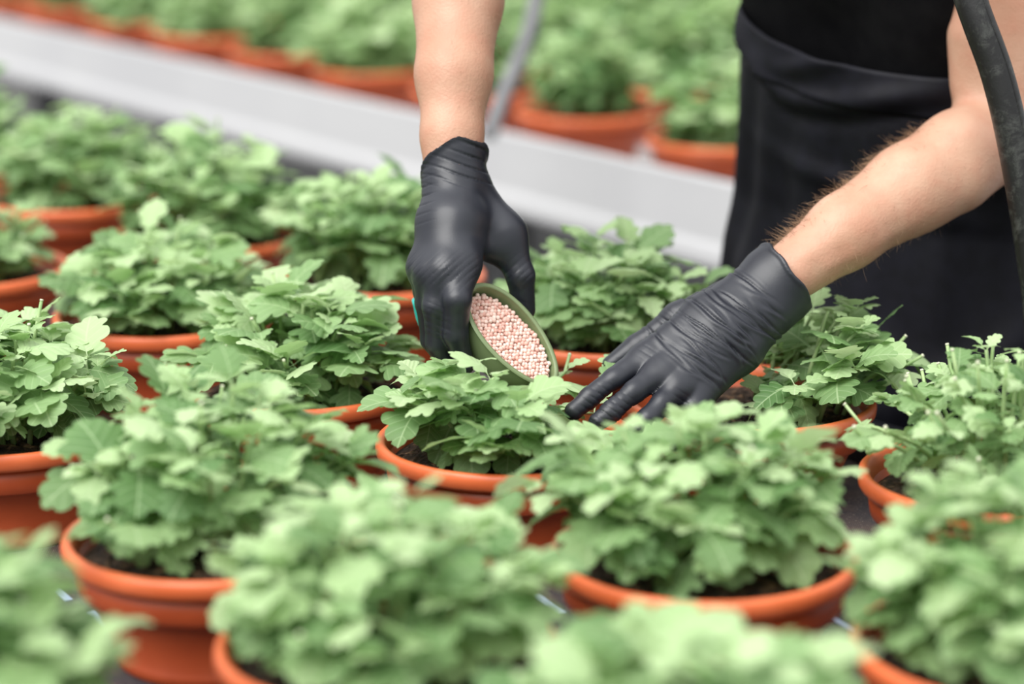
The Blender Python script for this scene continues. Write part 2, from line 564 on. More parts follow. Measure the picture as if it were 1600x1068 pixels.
# ------------------------------------------------------------------ hands, scoop: key points (needed before the foliage, which grows round them)
RH = dict(  # hand holding the scoop
    arm=[P(724, -205, 2.16), P(716, 0, 2.09), P(709, 118, 2.06), P(706, 215, 2.045), P(708, 265, 2.04)],
    arm_r=[0.042, 0.0385, 0.0322, 0.0255, 0.0235])
LH = dict(
    arm=[P(1572, 205, 2.15), P(1500, 245, 2.11), P(1420, 295, 2.085), P(1320, 362, 2.055), P(1235, 425, 2.035)],
    arm_r=[0.0425, 0.0405, 0.0380, 0.0320, 0.0262])
SCOOP_C = P(801, 523, 2.0)
e_long = (0.655 * CR - 0.755 * CU).normalized()
s_n = (-CF + 0.76 * CR + 0.62 * CU)
s_n = (s_n - s_n.dot(e_long) * e_long * 0.8).normalized()
e_long = (e_long - e_long.dot(s_n) * s_n).normalized()
e_short = s_n.cross(e_long).normalized()
S_A, S_B = 0.0515, 0.0300

AVOID = []   # (a, b, radius) capsules kept free of leaves
def avoid(pts, r):
    for i in range(len(pts) - 1): AVOID.append((Vector(pts[i]), Vector(pts[i + 1]), r))
avoid([P(708, 225, 2.04), P(705, 330, 2.02), P(690, 410, 2.0)], 0.045)
avoid([P(715, 440, 1.99), P(712, 500, 1.985), P(728, 575, 1.99)], 0.016)
avoid([P(680, 440, 2.0), P(678, 500, 2.0), P(695, 570, 2.01)], 0.018)
avoid([P(770, 340, 2.03), P(818, 430, 2.03), P(822, 490, 2.035)], 0.02)
avoid([SCOOP_C - e_long * 0.03, SCOOP_C + e_long * 0.03], 0.034)
avoid([SCOOP_C - e_long * 0.03 - s_n * 0.02, SCOOP_C + e_long * 0.03 - s_n * 0.02], 0.03)
avoid(LH['arm'][1:], 0.05)
avoid([P(1235, 425, 2.035), P(1120, 530, 2.0), P(1060, 570, 1.99)], 0.05)
avoid([P(1050, 600, 1.98), P(985, 567, 1.975), P(893, 645, 1.955)], 0.016)
avoid([P(1060, 600, 1.98), P(1004, 588, 1.97), P(925, 655, 1.95)], 0.016)
avoid([P(1070, 610, 1.98), P(1000, 665, 1.95)], 0.016)
avoid([P(1560, 0, 2.01), P(1613, 400, 2.026), P(1640, 700, 2.03)], 0.03)

def blocked(p, extra=0.0):
    for a, b, r in AVOID:
        ab = b - a
        t = max(0.0, min(1.0, (p - a).dot(ab) / max(ab.length_squared, 1e-9)))
        if (p - a - t * ab).length < r + extra: return True
    return False

# ------------------------------------------------------------------ pots and plants
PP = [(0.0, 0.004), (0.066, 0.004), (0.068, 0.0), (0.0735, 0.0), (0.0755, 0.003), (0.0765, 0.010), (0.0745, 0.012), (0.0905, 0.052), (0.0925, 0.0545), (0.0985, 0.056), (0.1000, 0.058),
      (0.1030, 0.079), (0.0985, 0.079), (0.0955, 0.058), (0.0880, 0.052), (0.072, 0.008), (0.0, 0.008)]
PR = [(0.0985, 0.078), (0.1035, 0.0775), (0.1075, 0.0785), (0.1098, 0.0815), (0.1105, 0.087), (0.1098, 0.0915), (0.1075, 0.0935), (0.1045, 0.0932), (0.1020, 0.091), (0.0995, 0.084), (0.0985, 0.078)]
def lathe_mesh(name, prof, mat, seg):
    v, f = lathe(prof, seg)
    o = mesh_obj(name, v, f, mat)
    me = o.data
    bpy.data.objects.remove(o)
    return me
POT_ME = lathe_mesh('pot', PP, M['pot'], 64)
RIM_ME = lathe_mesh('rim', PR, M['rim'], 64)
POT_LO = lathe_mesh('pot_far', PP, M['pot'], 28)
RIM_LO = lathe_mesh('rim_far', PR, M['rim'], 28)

def soil_mesh(seed):
    rng = random.Random(seed)
    v, f = [(0, 0, 0.082)], []
    nr, ns = 16, 52
    for i in range(1, nr + 1):
        r = 0.0972 * i / nr
        for k in range(ns):
            a = 2 * math.pi * (k + (i % 2) * 0.5) / ns
            z = 0.082 - 0.008 * (r / 0.097) ** 3 + rng.uniform(-0.0022, 0.0022)
            rr = r + (rng.uniform(-0.002, 0.002) if i < nr else 0)
            v.append((rr * math.cos(a), rr * math.sin(a), z if i < nr else 0.072))
    for k in range(ns): f.append((0, 1 + k, 1 + (k + 1) % ns))
    for i in range(nr - 1):
        for k in range(ns):
            a, b = 1 + i * ns + k, 1 + i * ns + (k + 1) % ns
            f.append((a, a + ns, b + ns, b))
    o = mesh_obj('soil', v, f, M['soil'], smooth=False)
    me = o.data; bpy.data.objects.remove(o)
    return me
SOILS = [soil_mesh(i) for i in range(3)]

OUT = [(0.016, 0.0), (0.018, 0.14), (0.022, 0.25), (0.08, 0.31), (0.195, 0.335), (0.275, 0.39), (0.285, 0.455), (0.225, 0.505), (0.300, 0.535), (0.385, 0.60), (0.395, 0.675), (0.345, 0.73),
       (0.255, 0.745), (0.285, 0.81), (0.270, 0.88), (0.20, 0.925), (0.125, 0.920), (0.095, 0.975), (0.0, 1.0)]
OUT_S = [(max(0.0, p.x), p.y) for p in catmull([(x, y, 0) for x, y in OUT], 2)]
def leaf_geo(seed, mid=True, length=1.0):
    """a lobed chrysanthemum leaf: petiole, then five rounded lobes, folded on the midrib and drooping"""
    OUT_ = OUT_S if mid else OUT
    rng = random.Random(seed)
    fold = rng.uniform(0.06, 0.28); droop = rng.uniform(0.10, 0.42); cup = rng.uniform(0.05, 0.30); tw = rng.uniform(-0.15, 0.15)
    wid = rng.uniform(0.88, 1.15)
    jit = [(1 + rng.uniform(-0.12, 0.12), rng.uniform(-0.015, 0.015)) for _ in range(8)]
    jit = [(1 + 0.12 * math.sin(seed * 1.7 + y * 9), 0.012 * math.sin(seed + y * 15)) for _, y in OUT_]
    V, UVs, Fs = [], [], []
    cols = (0.0, 0.55, 1.0) if mid else (0.0, 1.0)
    nc = len(cols)
    for side in (-1, 1):
        base = len(V)
        for (x, y), (jx, jy) in zip(OUT_, jit):
            for c in cols:
                yy = y + (jy if 0.3 < y < 0.99 else 0)
                # inner columns sit further back along the midrib, as veins run
                yi = yy - (1 - c) * 0.28 * min(x, 0.36)
                xx = side * x * c * wid * jx
                s = max(0.0, yi - 0.28)
                ax = abs(xx)
                z = fold * ax - cup * ax * ax * 3.0 - droop * s * s * 1.5 + 0.10 * yi * (1 - yi) + tw * xx * s
                z += 0.012 * math.sin(yi * 23 + seed) * (c == 1.0)
                V.append((xx * length, yi * length, z * length))
                UVs.append((xx, yi))
        n = len(OUT_)
        for i in range(n - 1):
            for c in range(nc - 1):
                q = (base + i * nc + c, base + i * nc + c + 1, base + (i + 1) * nc + c + 1, base + (i + 1) * nc + c)
                Fs.append(q if side > 0 else q[::-1])
    return V, Fs, UVs
LEAF_ME, YOUNG_ME = [], []
for s_ in range(7):
    V_, F_, U_ = leaf_geo(s_)
    for lst, mt in ((LEAF_ME, 'leaf'), (YOUNG_ME, 'young')):
        o = mesh_obj('leaf', V_, F_, M[mt], uv=U_)
        me = o.data; bpy.data.objects.remove(o)
        lst.append(me)
LEAF_LO = [leaf_geo(s_, False) for s_ in range(4)]

def bez(a, b, c, t):
    return a * (1 - t) ** 2 + b * 2 * t * (1 - t) + c * t * t

def leaf_matrix(p, az, el, roll, L):
    R = Matrix.Rotation(az - math.pi / 2, 4, 'Z') @ Matrix.Rotation(el, 4, 'X') @ Matrix.Rotation(roll, 4, 'Y')
    return Matrix.Translation(p) @ R @ Matrix.Diagonal((L, L, L, 1))

def plant_plan(rng, n_stem, R, H, off=(0, 0), big=1.0, stubs=0.2, world=None, reject=None, lean=1.0):
    """returns [(stem points, cut, [(matrix, young)])] in pot coordinates"""
    plan = []
    ga = 2.39996
    for i in range(n_stem):
        s = math.sqrt((i + 0.5) / n_stem)
        th = i * ga + rng.uniform(-0.35, 0.35)
        s = min(1.0, s * rng.uniform(0.88, 1.1))
        d = Vector((math.cos(th), math.sin(th), 0))
        o2 = Vector((off[0], off[1], 0))
        base = d * (0.012 + 0.038 * s) + o2 * 0.6 + Vector((0, 0, 0.076))
        hh = H * (1 - 0.62 * s ** 2.2) * rng.uniform(0.82, 1.12)
        tip = d * R * s * rng.uniform(0.88, 1.05) + o2 + Vector((0, 0, POT_H - 0.006 + hh))
        ctl = base.lerp(tip, 0.5) + Vector((0, 0, 0.022)) - d * 0.012 * s
        cut = rng.random() < stubs
        pts = [bez(base, ctl, tip, k / 6) for k in range(7)]
        if cut:
            dd = (pts[-1] - pts[-2]).normalized() + Vector((rng.uniform(-.3, .3), rng.uniform(-.3, .3), 0.7))
            pts.append(pts[-1] + dd.normalized() * rng.uniform(0.010, 0.022))
        if world is not None and (blocked(world + pts[-1], 0.002) or (reject and reject(world + pts[-1]))):
            tip = tip + Vector((0, 0, -0.05)); tip.z = max(tip.z, POT_H + 0.005)
            pts = [bez(base, ctl + Vector((0, 0, -0.02)), tip, k / 6) for k in range(7)]
            if blocked(world + pts[-1], 0.002) or (reject and reject(world + pts[-1])): continue
            cut = False
        lv = []
        nl = rng.randint(6, 7)
        az = rng.uniform(0, 6.28)
        for k in range(nl):
            t = 0.30 + 0.70 * ((k + 0.5) / nl) ** 0.9
            p = bez(base, ctl, tip, t)
            az += ga + rng.uniform(-0.3, 0.3)
            # favour leaves that point out of the plant
            outd = Vector((math.cos(az), math.sin(az), 0))
            if s > 0.3 and outd.dot(d) < -0.25: az += math.pi * 0.8
            L = 0.058 * rng.uniform(0.52, 1.08) * big * (1 - 0.25 * max(0, t - 0.8) / 0.2)
            o_ = outd.dot(d)
            el = rng.uniform(-1.0, 0.1) if (s > 0.35 and o_ > 0) else rng.uniform(-0.6, 0.6)
            if t > 0.75: el += 0.45
            roll = rng.uniform(-0.5, 0.5)
            ok = False
            for _ in range(9):
                m = leaf_matrix(p, az, el, roll, L)
                ok = True
                for q in ((0, 0.65, 0.0), (0, 1.0, -0.15), (0.35, 0.65, -0.05), (-0.35, 0.65, -0.05)):
                    w_ = m @ Vector(q)
                    if w_.z < (0.082 if math.hypot(w_.x, w_.y) < 0.090 else POT_H + 0.012): ok = False
                if ok: break
                el += 0.15
            if not ok: continue
            c = m @ Vector((0, 0.65, 0))
            if world is not None:
                if blocked(world + c, 0.010) or blocked(world + (m @ Vector((0, 1, 0))), 0.008) or blocked(world + p, 0.004): continue
                if (world + c).dot(N) > 1.568 or (world + m @ Vector((0, 1, 0))).dot(N) > 1.575: continue
                if reject and reject(world + c): continue
            lv.append((m, k >= nl - 2 and rng.random() < 0.6))
        # rosette of small young leaves at the growing tip
        if not cut:
            a0 = rng.uniform(0, 6.28)
            for k in range(rng.randint(3, 4)):
                L = rng.uniform(0.015, 0.036) * big
                m = leaf_matrix(pts[-1] - Vector((0, 0, 0.001)), a0 + k * 2.1 + rng.uniform(-.3, .3), rng.uniform(0.15, 0.95), rng.uniform(-.3, .3), L)
                c = m @ Vector((0, 0.7, 0))
                if world is not None and (blocked(world + c, 0.004) or (reject and reject(world + c))): continue
                lv.append((m, True))
        plan.append((pts, cut, lv))
    return plan

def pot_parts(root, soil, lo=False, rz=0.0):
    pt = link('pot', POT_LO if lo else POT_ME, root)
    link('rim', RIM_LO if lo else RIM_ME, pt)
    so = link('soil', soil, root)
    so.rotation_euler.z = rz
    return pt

def near_plant(seed, uv, label, n_stem=27, R=0.125, H=0.085, off=(0, 0), big=1.0, stubs=0.2, reject=None):
    rng = random.Random(seed)
    w = on_z(uv[0], uv[1], RIM)
    w.z = BENCH
    root = empty('potted_chrysanthemum', w)
    tag(root, label, 'potted plant', 'potted chrysanthemums on the near bench')
    pot_parts(root, SOILS[seed % 3], rz=rng.uniform(0, 6.28))
    for pts, cut, lv in plant_plan(rng, n_stem, R * 0.78, H, off, big, stubs, w, reject):
        n = len(pts)
        v, f = tube(pts, [0.0026 - 0.0012 * i / (n - 1) for i in range(n)], 6)
        st = mesh_obj('stem', v, f, M['stem'], root)
        if cut:
            e = pts[-1]; d = (pts[-1] - pts[-2]).normalized()
            v, f = tube([e - d * 0.001, e + d * 0.0006], [0.00165, 0.0015], 6)
            mesh_obj('cut_end', v, f, M['cut'], st)
        for m, yg in lv:
            lf = link('leaf', (YOUNG_ME if yg else LEAF_ME)[rng.randrange(7)], st)
            lf.matrix_local = m
    return root

def keep_scoop(p):
    """leaves of the middle pot stay below the open mouth of the scoop"""
    u, v, d = project(p)
    if d > 2.03: return False
    x, y = u - 801, v - 523
    a = (x * 0.655 + y * 0.755) / 100; b = (x * 0.755 - y * 0.655) / 52
    return a * a + b * b < 1.0 and v < 572 and d < 2.02
def keep_hand(p):
    u, v, d = project(p)
    if keep_scoop(p): return True
    return (u > 640 and u < 745 and v < 512) or (u > 866 and u < 1120 and d < 2.0 and v < 668)
def keep_left_hand(p):
    u, v, d = project(p)
    return u < 1180 and v < 640 or (u < 1262 and v < 470)
def keep_front(p):
    u, v, d = project(p)
    return u < 1060 and v < 658 or u < 1180 and v < 634 or v < 622
def keep_back(p):
    u, v, d = project(p)
    return False

near_plant(11, (795, 682), 'potted chrysanthemum directly below the scoop of pink granules', 30, 0.150, 0.082, big=0.97, off=(0.01, 0), reject=keep_hand)
near_plant(12, (1100, 857), 'potted chrysanthemum in front of the hand resting on a rim', 30, 0.142, 0.102, reject=keep_front, big=1.0, off=(-0.014, 0.01))
near_plant(13, (335, 830), 'large bushy potted chrysanthemum in the left foreground beside the bare fabric', 30, 0.145, 0.105, stubs=0.08, off=(0.0, 0.018), big=0.96)
near_plant(14, (605, 1000), 'blurred potted chrysanthemum at the bottom edge, left of centre', 30, 0.14, 0.092, stubs=0.08, big=0.92)
near_plant(15, (1600, 1000), 'blurred potted chrysanthemum in the bottom right corner', 31, 0.145, 0.105, stubs=0.05, big=0.92)
near_plant(16, (1060, 1205), 'blurred chrysanthemum top at the bottom edge, its pot cut off', 28, 0.125, 0.085, stubs=0.05)
near_plant(17, (-95, 1135), 'blurred chrysanthemum in the bottom left corner, its pot cut off', 28, 0.125, 0.10, stubs=0.05)
near_plant(18, (8, 655), 'sharp potted chrysanthemum cut by the left edge of the picture', 30, 0.13, 0.085)
near_plant(19, (1172, 618), 'potted chrysanthemum behind the resting gloved hand, beside the apron', 22, 0.105, 0.085, off=(0.055, 0.0), reject=keep_left_hand, big=1.0)
near_plant(20, (1562, 738), 'potted chrysanthemum at the right edge with many bare cut stems', 37, 0.160, 0.094, stubs=0.62, big=0.66, off=(0.0, 0))
near_plant(21, (600, 425), 'blurred potted chrysanthemum just left of the hand with the scoop', 28, 0.125, 0.100, off=(-0.02, 0.01))
near_plant(22, (330, 362), 'blurred potted chrysanthemum in the back row, second left of the scoop hand', 28, 0.14, 0.108)
near_plant(23, (255, 487), 'potted chrysanthemum left of centre in the middle row, rim showing below it', 29, 0.13, 0.075)
near_plant(24, (-50, 415), 'blurred thin potted chrysanthemum at the left edge with its curved rim showing', 22, 0.115, 0.07, stubs=0.4, big=0.8)
near_plant(25, (112, 305), 'blurred potted chrysanthemum in back row with a wide stretch of orange rim', 27, 0.13, 0.105, off=(0.01, 0.01))
near_plant(26, (-65, 262), 'blurred orange pot high on the left edge, end of the back row', 27, 0.14, 0.115)
near_plant(27, (950, 512), 'potted chrysanthemum between the two gloved hands in the back row', 28, 0.125, 0.085)
near_plant(28, (470, 590), 'potted chrysanthemum left of the scoop, behind the large foreground bush', 29, 0.128, 0.08, stubs=0.15)

# far bench: same pots, foliage too blurred to part leaf by leaf
def foliage_mesh(seed):
    rng = random.Random(seed)
    V, Fc, UV_, mi = [], [], [], []
    for pts, cut, lv in plant_plan(rng, 27, 0.095, 0.115, big=1.0, stubs=0.05):
        for m, yg in lv:
            a, b, c = LEAF_LO[rng.randrange(4)]
            o = len(V)
            V += [tuple(m @ Vector(p)) for p in a]
            Fc += [tuple(o + q for q in fc) for fc in b]
            UV_ += c
            mi += [1 if yg else 0] * len(b)
        a, b = tube(pts, 0.0022, 4)
        o = len(V); V += a; Fc += [tuple(o + q for q in fc) for fc in b]; UV_ += [(0.2, 0.2)] * len(a); mi += [2] * len(b)
    ob = mesh_obj('foliage', V, Fc, M['leaf'], uv=UV_)
    me = ob.data; bpy.data.objects.remove(ob)
    me.materials.append(M['young']); me.materials.append(M['stem'])
    me.polygons.foreach_set('material_index', mi)
    return me
FOL = [foliage_mesh(100 + i) for i in range(4)]
rng = random.Random(5)
nfront = 0
ORD = ['first', 'second', 'third', 'fourth', 'fifth', 'sixth', 'seventh', 'eighth', 'ninth', 'tenth']
p0 = on_z(1050, 222, RIM)
t_first = (Vector((p0.x, p0.y, 0)) - FO).dot(FT)
for row in range(6):
    for i in range(-5, 12):
        t_ = t_first + i * 0.308 + (0.0 if row % 2 == 0 else 0.15) + (rng.uniform(-0.012, 0.012))
        n_ = 0.128 + row * 0.285
        q = FO + FT * t_ + FN * n_
        w = Vector((q.x, q.y, BENCH + 0.0006))
        u, v, d = project(w + Vector((0, 0, 0.14)))
        if u < -190 or u > 1900 or v < -130 or t_ < FL0 + 0.13: continue
        root = empty('potted_chrysanthemum', w)
        pot_parts(root, SOILS[rng.randrange(3)], True)
        fo = link('foliage', FOL[rng.randrange(4)], root)
        fo['kind'] = 'stuff'
        fo.rotation_euler.z = rng.uniform(0, 6.28)
        s_ = rng.uniform(0.92, 1.1)
        fo.scale = (s_, s_, rng.uniform(0.95, 1.08))
        if row == 0 and 0 <= i < 10:
            tag(root, 'blurred orange pot behind the white board, %s along it from the apron' % ORD[i], 'potted plant', 'front row on the far bench')
        elif u > 1290:
            tag(root, 'potted chrysanthemum on the far bench, hidden behind the person in the apron', 'potted plant', 'far bench pots hidden by the person')
        elif row == 0:
            tag(root, 'blurred orange pot behind the white board, peeping out at the apron', 'potted plant')
        else:
            tag(root, 'blurred potted chrysanthemum deep in the far bench, behind its front row', 'potted plant', 'rows behind the front row of the far bench')

# fallen scraps of leaf on the fabric
for i, (u, v, L, lab) in enumerate(((1375, 855, 0.022, 'small fallen leaf on the fabric below the right pot rim'),
                                    (1322, 905, 0.020, 'fallen leaf scrap on the fabric beside the right foreground pot'),
                                    (1292, 945, 0.016, 'green leaf tip lying on the pale blue fabric thread'),
                                    (1290, 1010, 0.015, 'tiny leaf scrap on bare fabric at the bottom right'))):
    w = on_z(u, v, BENCH)
    o = link('fallen_leaf', LEAF_ME[i + 2], None)
    o.matrix_world = Matrix.Translation(w + Vector((0, 0, 0.004))) @ Matrix.Rotation(i * 1.7, 4, 'Z') @ Matrix.Diagonal((L, L, L * 0.7, 1))
    tag(o, lab, 'leaf')

# ------------------------------------------------------------------ the person
HC = Vector((0.408, 2.355, 0.0))             # hips
FD_ = Vector((-0.785, -0.62, 0)).normalized()  # facing the near bench
RT_ = Vector((FD_.y, -FD_.x, 0))             # the person's right
CH = Vector((0.345, 2.275, 0.0))             # chest, leaning over the bench
RS = Vector((0.20, 2.40, 1.40)); LS = Vector((0.455, 2.165, 1.37))
RE, LE = RH['arm'][0], LH['arm'][0]
def z_(v, z): return Vector((v.x, v.y, z))

person = empty('person', (HC.x, HC.y, 0))
tag(person, 'person in black apron, shirt and gloves leaning over the near bench, scooping pink granules', 'person')

def add_mesh(name, fld, mat, relax_n=2, disp=None, parent=person):
    V, Fq = fld.mesh()
    V = relax(V, Fq, relax_n)
    if disp is not None:
        Nn = vnormals(V, Fq)
        V = V + Nn * disp(V, Nn)[:, None]
    o = mesh_obj(name, V.tolist(), Fq.tolist(), mat)
    o.parent = parent
    o.matrix_parent_inverse = Matrix.Translation(-parent.location)
    return o

B = Field((-0.14, 1.93, 0.0), (0.66, 2.62, 1.78), 0.0042)
# trunk, neck and head
for s in (-1, 1):
    B.cone(z_(HC + RT_ * 0.058 * s, 0.94), z_(CH + RT_ * 0.075 * s, 1.30), 0.080, 0.080, 0.04)
    hip = z_(HC + RT_ * 0.09 * s, 0.90); knee = z_(HC + RT_ * 0.10 * s + FD_ * 0.02, 0.50); ank = z_(HC + RT_ * 0.11 * s, 0.10)
    B.cone(hip, knee, 0.075, 0.052, 0.03); B.cone(knee, ank, 0.052, 0.035, 0.02); B.cone(ank, ank + FD_ * 0.12 + Vector((0, 0, -0.05)), 0.035, 0.028, 0.02)
B.cone(RS, LS, 0.052, 0.052, 0.05)
B.cone(z_(CH, 1.28), z_(CH + FD_ * 0.02, 1.38), 0.095, 0.06, 0.06)
nk = z_(CH + FD_ * 0.035, 1.40); hd = z_(CH + FD_ * 0.085, 1.565)
B.cone(nk, hd, 0.054, 0.05, 0.03)
B.cone(hd + Vector((0, 0, 0.06)) - FD_ * 0.025, hd - Vector((0, 0, 0.02)), 0.083, 0.072, 0.03)
B.cone(hd + FD_ * 0.03 - Vector((0, 0, 0.03)), hd + FD_ * 0.055 - Vector((0, 0, 0.075)), 0.05, 0.028, 0.03)   # jaw
B.cone(hd + FD_ * 0.08 + Vector((0, 0, 0.02)), hd + FD_ * 0.102 - Vector((0, 0, 0.015)), 0.008, 0.012, 0.012)  # nose
for s in (-1, 1):
    e_ = hd + RT_ * 0.078 * s
    B.cone(e_ + Vector((0, 0, 0.02)), e_ - Vector((0, 0, 0.02)), 0.012, 0.009, 0.008)  # ears
# arms: shoulder, elbow, wrist, and the hand inside its glove
B.cone(RS, RE, 0.052, 0.043, 0.03); B.chain(RH['arm'], RH['arm_r'], 0.012)
B.cone(RH['arm'][-1], P(705, 330, 2.025), 0.022, 0.018, 0.01)
B.cone(LS, LE, 0.054, 0.046, 0.03); B.chain(LH['arm'], LH['arm_r'], 0.012)
B.cone(LH['arm'][-1], P(1130, 520, 2.0), 0.017, 0.014, 0.006)
B.cone(P(1520, 60, 2.13), P(1512, 128, 2.135), 0.022, 0.014, 0.02)      # biceps end above the elbow crease
B.cone(P(1500, 290, 2.09), P(1400, 335, 2.07), 0.020, 0.014, 0.02)
# veins and tendons of the bare forearm
for path, r in (([(1285, 418), (1330, 396), (1375, 372), (1440, 335), (1500, 292)], 0.0026),
                ([(1262, 400), (1310, 372), (1375, 372)], 0.0022)):
    pts = []
    for (u, v) in path:
        # depth of the arm's near surface at this pixel
        best = None
        for i in range(len(LH['arm']) - 1):
            for k in range(11):
                c = LH['arm'][i].lerp(LH['arm'][i + 1], k / 10); rr = LH['arm_r'][i] + (LH['arm_r'][i + 1] - LH['arm_r'][i]) * k / 10
                cu, cv, cd = project(c)
                e = math.hypot(cu - u, cv - v) * cd / FPX
                if best is None or e < best[0]: best = (e, cd, rr)
        pts.append(P(u, v, best[1] - math.sqrt(max(best[2] ** 2 - best[0] ** 2, 1e-6)) + r * 0.55))
    B.chain(pts, [r] * len(pts), 0.006)
add_mesh('body', B, M['skin'], 2)

# gloves
def ridge(x):  # narrow grooves, one per unit of x
    w = np.abs((x % 1.0) - 0.5) * 2      # 0 at the middle of a cell, 1 at its edge
    return np.clip((w - 0.62) / 0.38, 0, 1) ** 2

def wob(V, k, ph):
    return np.sin(V[:, 0] * k + ph) * np.cos(V[:, 1] * k * 0.9 + 1.3 * ph) + np.sin(V[:, 2] * k * 1.1 + 2.1 * ph) * 0.7

GH = 0.0013
def glove(lo_hi, palm, fingers, cuff_p, cuff_n, arm_pts, arm_r, disp, label, fk=0.0015, pk=0.009):
    lo, hi = lo_hi
    A = Field(lo, hi, GH)
    A.chain(arm_pts, arm_r, 0.008)
    arm_f = A.f.copy()
    for pts, rs, k in palm: A.chain(pts, rs, k)
    FGR = A.copy()
    for pts, rs in fingers:
        one = A.copy(); one.chain(pts, rs, 0.004)
        FGR.smin(one.f, fk)
    A.smin(FGR.f, pk)
    X, Y, Z = A.grid()
    pl = (X - cuff_p.x) * cuff_n.x + (Y - cuff_p.y) * cuff_n.y + (Z - cuff_p.z) * cuff_n.z
    pl = pl + (0.0016 * np.sin(X * 190 + 1) + 0.0012 * np.sin(Y * 260 + Z * 120)) * np.clip(1 + pl / 0.012, 0, 1)
    A.f = np.maximum(A.f, pl).astype(np.float32)
    bead = np.sqrt((arm_f + 0.0006) ** 2 + (pl + 0.0012) ** 2) - 0.0021
    A.smin(bead.astype(np.float32), 0.002)
    return tag(add_mesh('glove', A, M['glove'], 1, disp), label)

W_ = P(708, 268, 2.04)
palm = [([P(724, 285, 2.04), P(728, 345, 2.015), P(722, 412, 1.992)], [0.0165, 0.0165, 0.0135], 0.012),
        ([P(712, 285, 2.035), P(708, 345, 2.005), P(697, 424, 1.983)], [0.0165, 0.0155, 0.0135], 0.012),
        ([P(698, 285, 2.035), P(690, 345, 2.01), P(675, 426, 1.99)], [0.0150, 0.0145, 0.0125], 0.012),
        ([P(690, 290, 2.04), P(678, 345, 2.02), P(661, 418, 2.005)], [0.0130, 0.0125, 0.0110], 0.012),
        ([P(738, 300, 2.048), P(788, 366, 2.037)], [0.018, 0.0165], 0.012),
        ([P(735, 350, 2.028), P(768, 384, 2.034)], [0.016, 0.0115], 0.012), ([P(738, 385, 2.01), P(760, 392, 2.025)], [0.010, 0.008], 0.010)]
fingers = [([P(722, 412, 1.992), P(714, 468, 1.972), P(712, 522, 1.983), P(727, 570, 1.998)], [0.0135, 0.0118, 0.0102, 0.0080]),
           ([P(697, 424, 1.983), P(681, 478, 1.983), P(684, 535, 1.998), P(700, 577, 2.012)], [0.0132, 0.0112, 0.0100, 0.0082]),
           ([P(675, 426, 1.990), P(669, 472, 2.000), P(675, 530, 2.018), P(694, 562, 2.03)], [0.0122, 0.0108, 0.0095, 0.0080]),
           ([P(661, 418, 2.005), P(664, 455, 2.020), P(673, 500, 2.035), P(690, 525, 2.042)], [0.0110, 0.0098, 0.0088, 0.0075]),
           ([P(788, 366, 2.037), P(813, 430, 2.034), P(819, 484, 2.044)], [0.0165, 0.0122, 0.0098])]
def disp_r(V, Nn):
    q = V - np.array(W_)
    up = q @ np.array(CU); ac = q @ np.array(CR)
    back = np.clip(Nn @ np.array(-CF) * 1.5, 0.15, 1)
    s1 = (up * 1000 + 0.35 * ac * 1000 + 3 * wob(V, 55, 0.4)) / 9.0
    m1 = np.clip((up + 0.018) / 0.012, 0, 1) * np.clip(0.7 + wob(V, 38, 1.2), 0, 1)
    s2 = (up * 1000 - 0.9 * ac * 1000 + 2 * wob(V, 70, 2.4)) / 6.5
    m2 = np.clip(1 - np.abs(up + 0.088) / 0.02, 0, 1) * np.clip(0.5 + wob(V, 60, 0.2), 0, 1)
    s3 = (up * 1000 + 0.4 * ac * 1000) / 5.5
    m3 = np.clip((-up - 0.10) / 0.02, 0, 1) * np.clip(0.3 + wob(V, 90, 1.9), 0, 1)
    m4 = np.clip((-0.012 - ac) / 0.01, 0, 1) * np.clip(1 - np.abs(up + 0.02) / 0.035, 0, 1)
    return -0.0019 * ridge(s1) * m1 * back - 0.0009 * ridge(s2) * m2 * back - 0.0006 * ridge(s3) * m3 - 0.0013 * ridge((up * 1000 - .25 * ac * 1000) / 8) * m4 + 0.0007 * wob(V, 45, 0.7) * np.clip((up + 0.01) / 0.02, 0, 1)
n_c = (CU - CR * 0.38 + CF * 0.75).normalized()
g1 = glove(((-0.13, 1.84, 0.82), (0.06, 2.13, 1.12)), palm, fingers, P(708, 256, 2.04), n_c,
           [P(706, 180, 2.05), P(707, 230, 2.045), W_], [0.0295, 0.0290, 0.0268], disp_r, 'black glove gripping the scoop', 0.0035, 0.016)

WL = P(1225, 435, 2.035)
palm = [([P(1192, 432, 2.035), P(1100, 494, 2.008), P(1005, 560, 1.985)], [0.0185, 0.0160, 0.0122], 0.014),
        ([P(1205, 447, 2.028), P(1118, 516, 1.998), P(1030, 585, 1.972)], [0.0195, 0.0165, 0.0125], 0.014),
        ([P(1220, 460, 2.028), P(1138, 534, 1.998), P(1060, 606, 1.967)], [0.0195, 0.0165, 0.0120], 0.014),
        ([P(1228, 470, 2.034), P(1158, 550, 2.005), P(1092, 622, 1.972)], [0.0175, 0.0155, 0.0110], 0.014),
        ([P(1150, 462, 2.05), P(1060, 498, 2.05)], [0.018, 0.0135], 0.012)]
fingers = [([P(1005, 560, 1.985), P(960, 592, 1.966), P(920, 622, 1.956), P(897, 641, 1.952)], [0.0115, 0.0090, 0.0084, 0.0078]),
           ([P(1030, 585, 1.972), P(990, 613, 1.953), P(954, 642, 1.943), P(934, 658, 1.940)], [0.0118, 0.0092, 0.0085, 0.0079]),
           ([P(1060, 606, 1.967), P(1034, 630, 1.953), P(1010, 653, 1.943), P(996, 668, 1.940)], [0.0112, 0.0092, 0.0086, 0.0079]),
           ([P(1092, 622, 1.972), P(1082, 648, 1.960), P(1066, 676, 1.955), P(1055, 692, 1.955)], [0.0108, 0.0095, 0.0086, 0.0076]),
           ([P(1060, 498, 2.05), P(998, 540, 2.048), P(955, 570, 2.045)], [0.0130, 0.0105, 0.0088])]
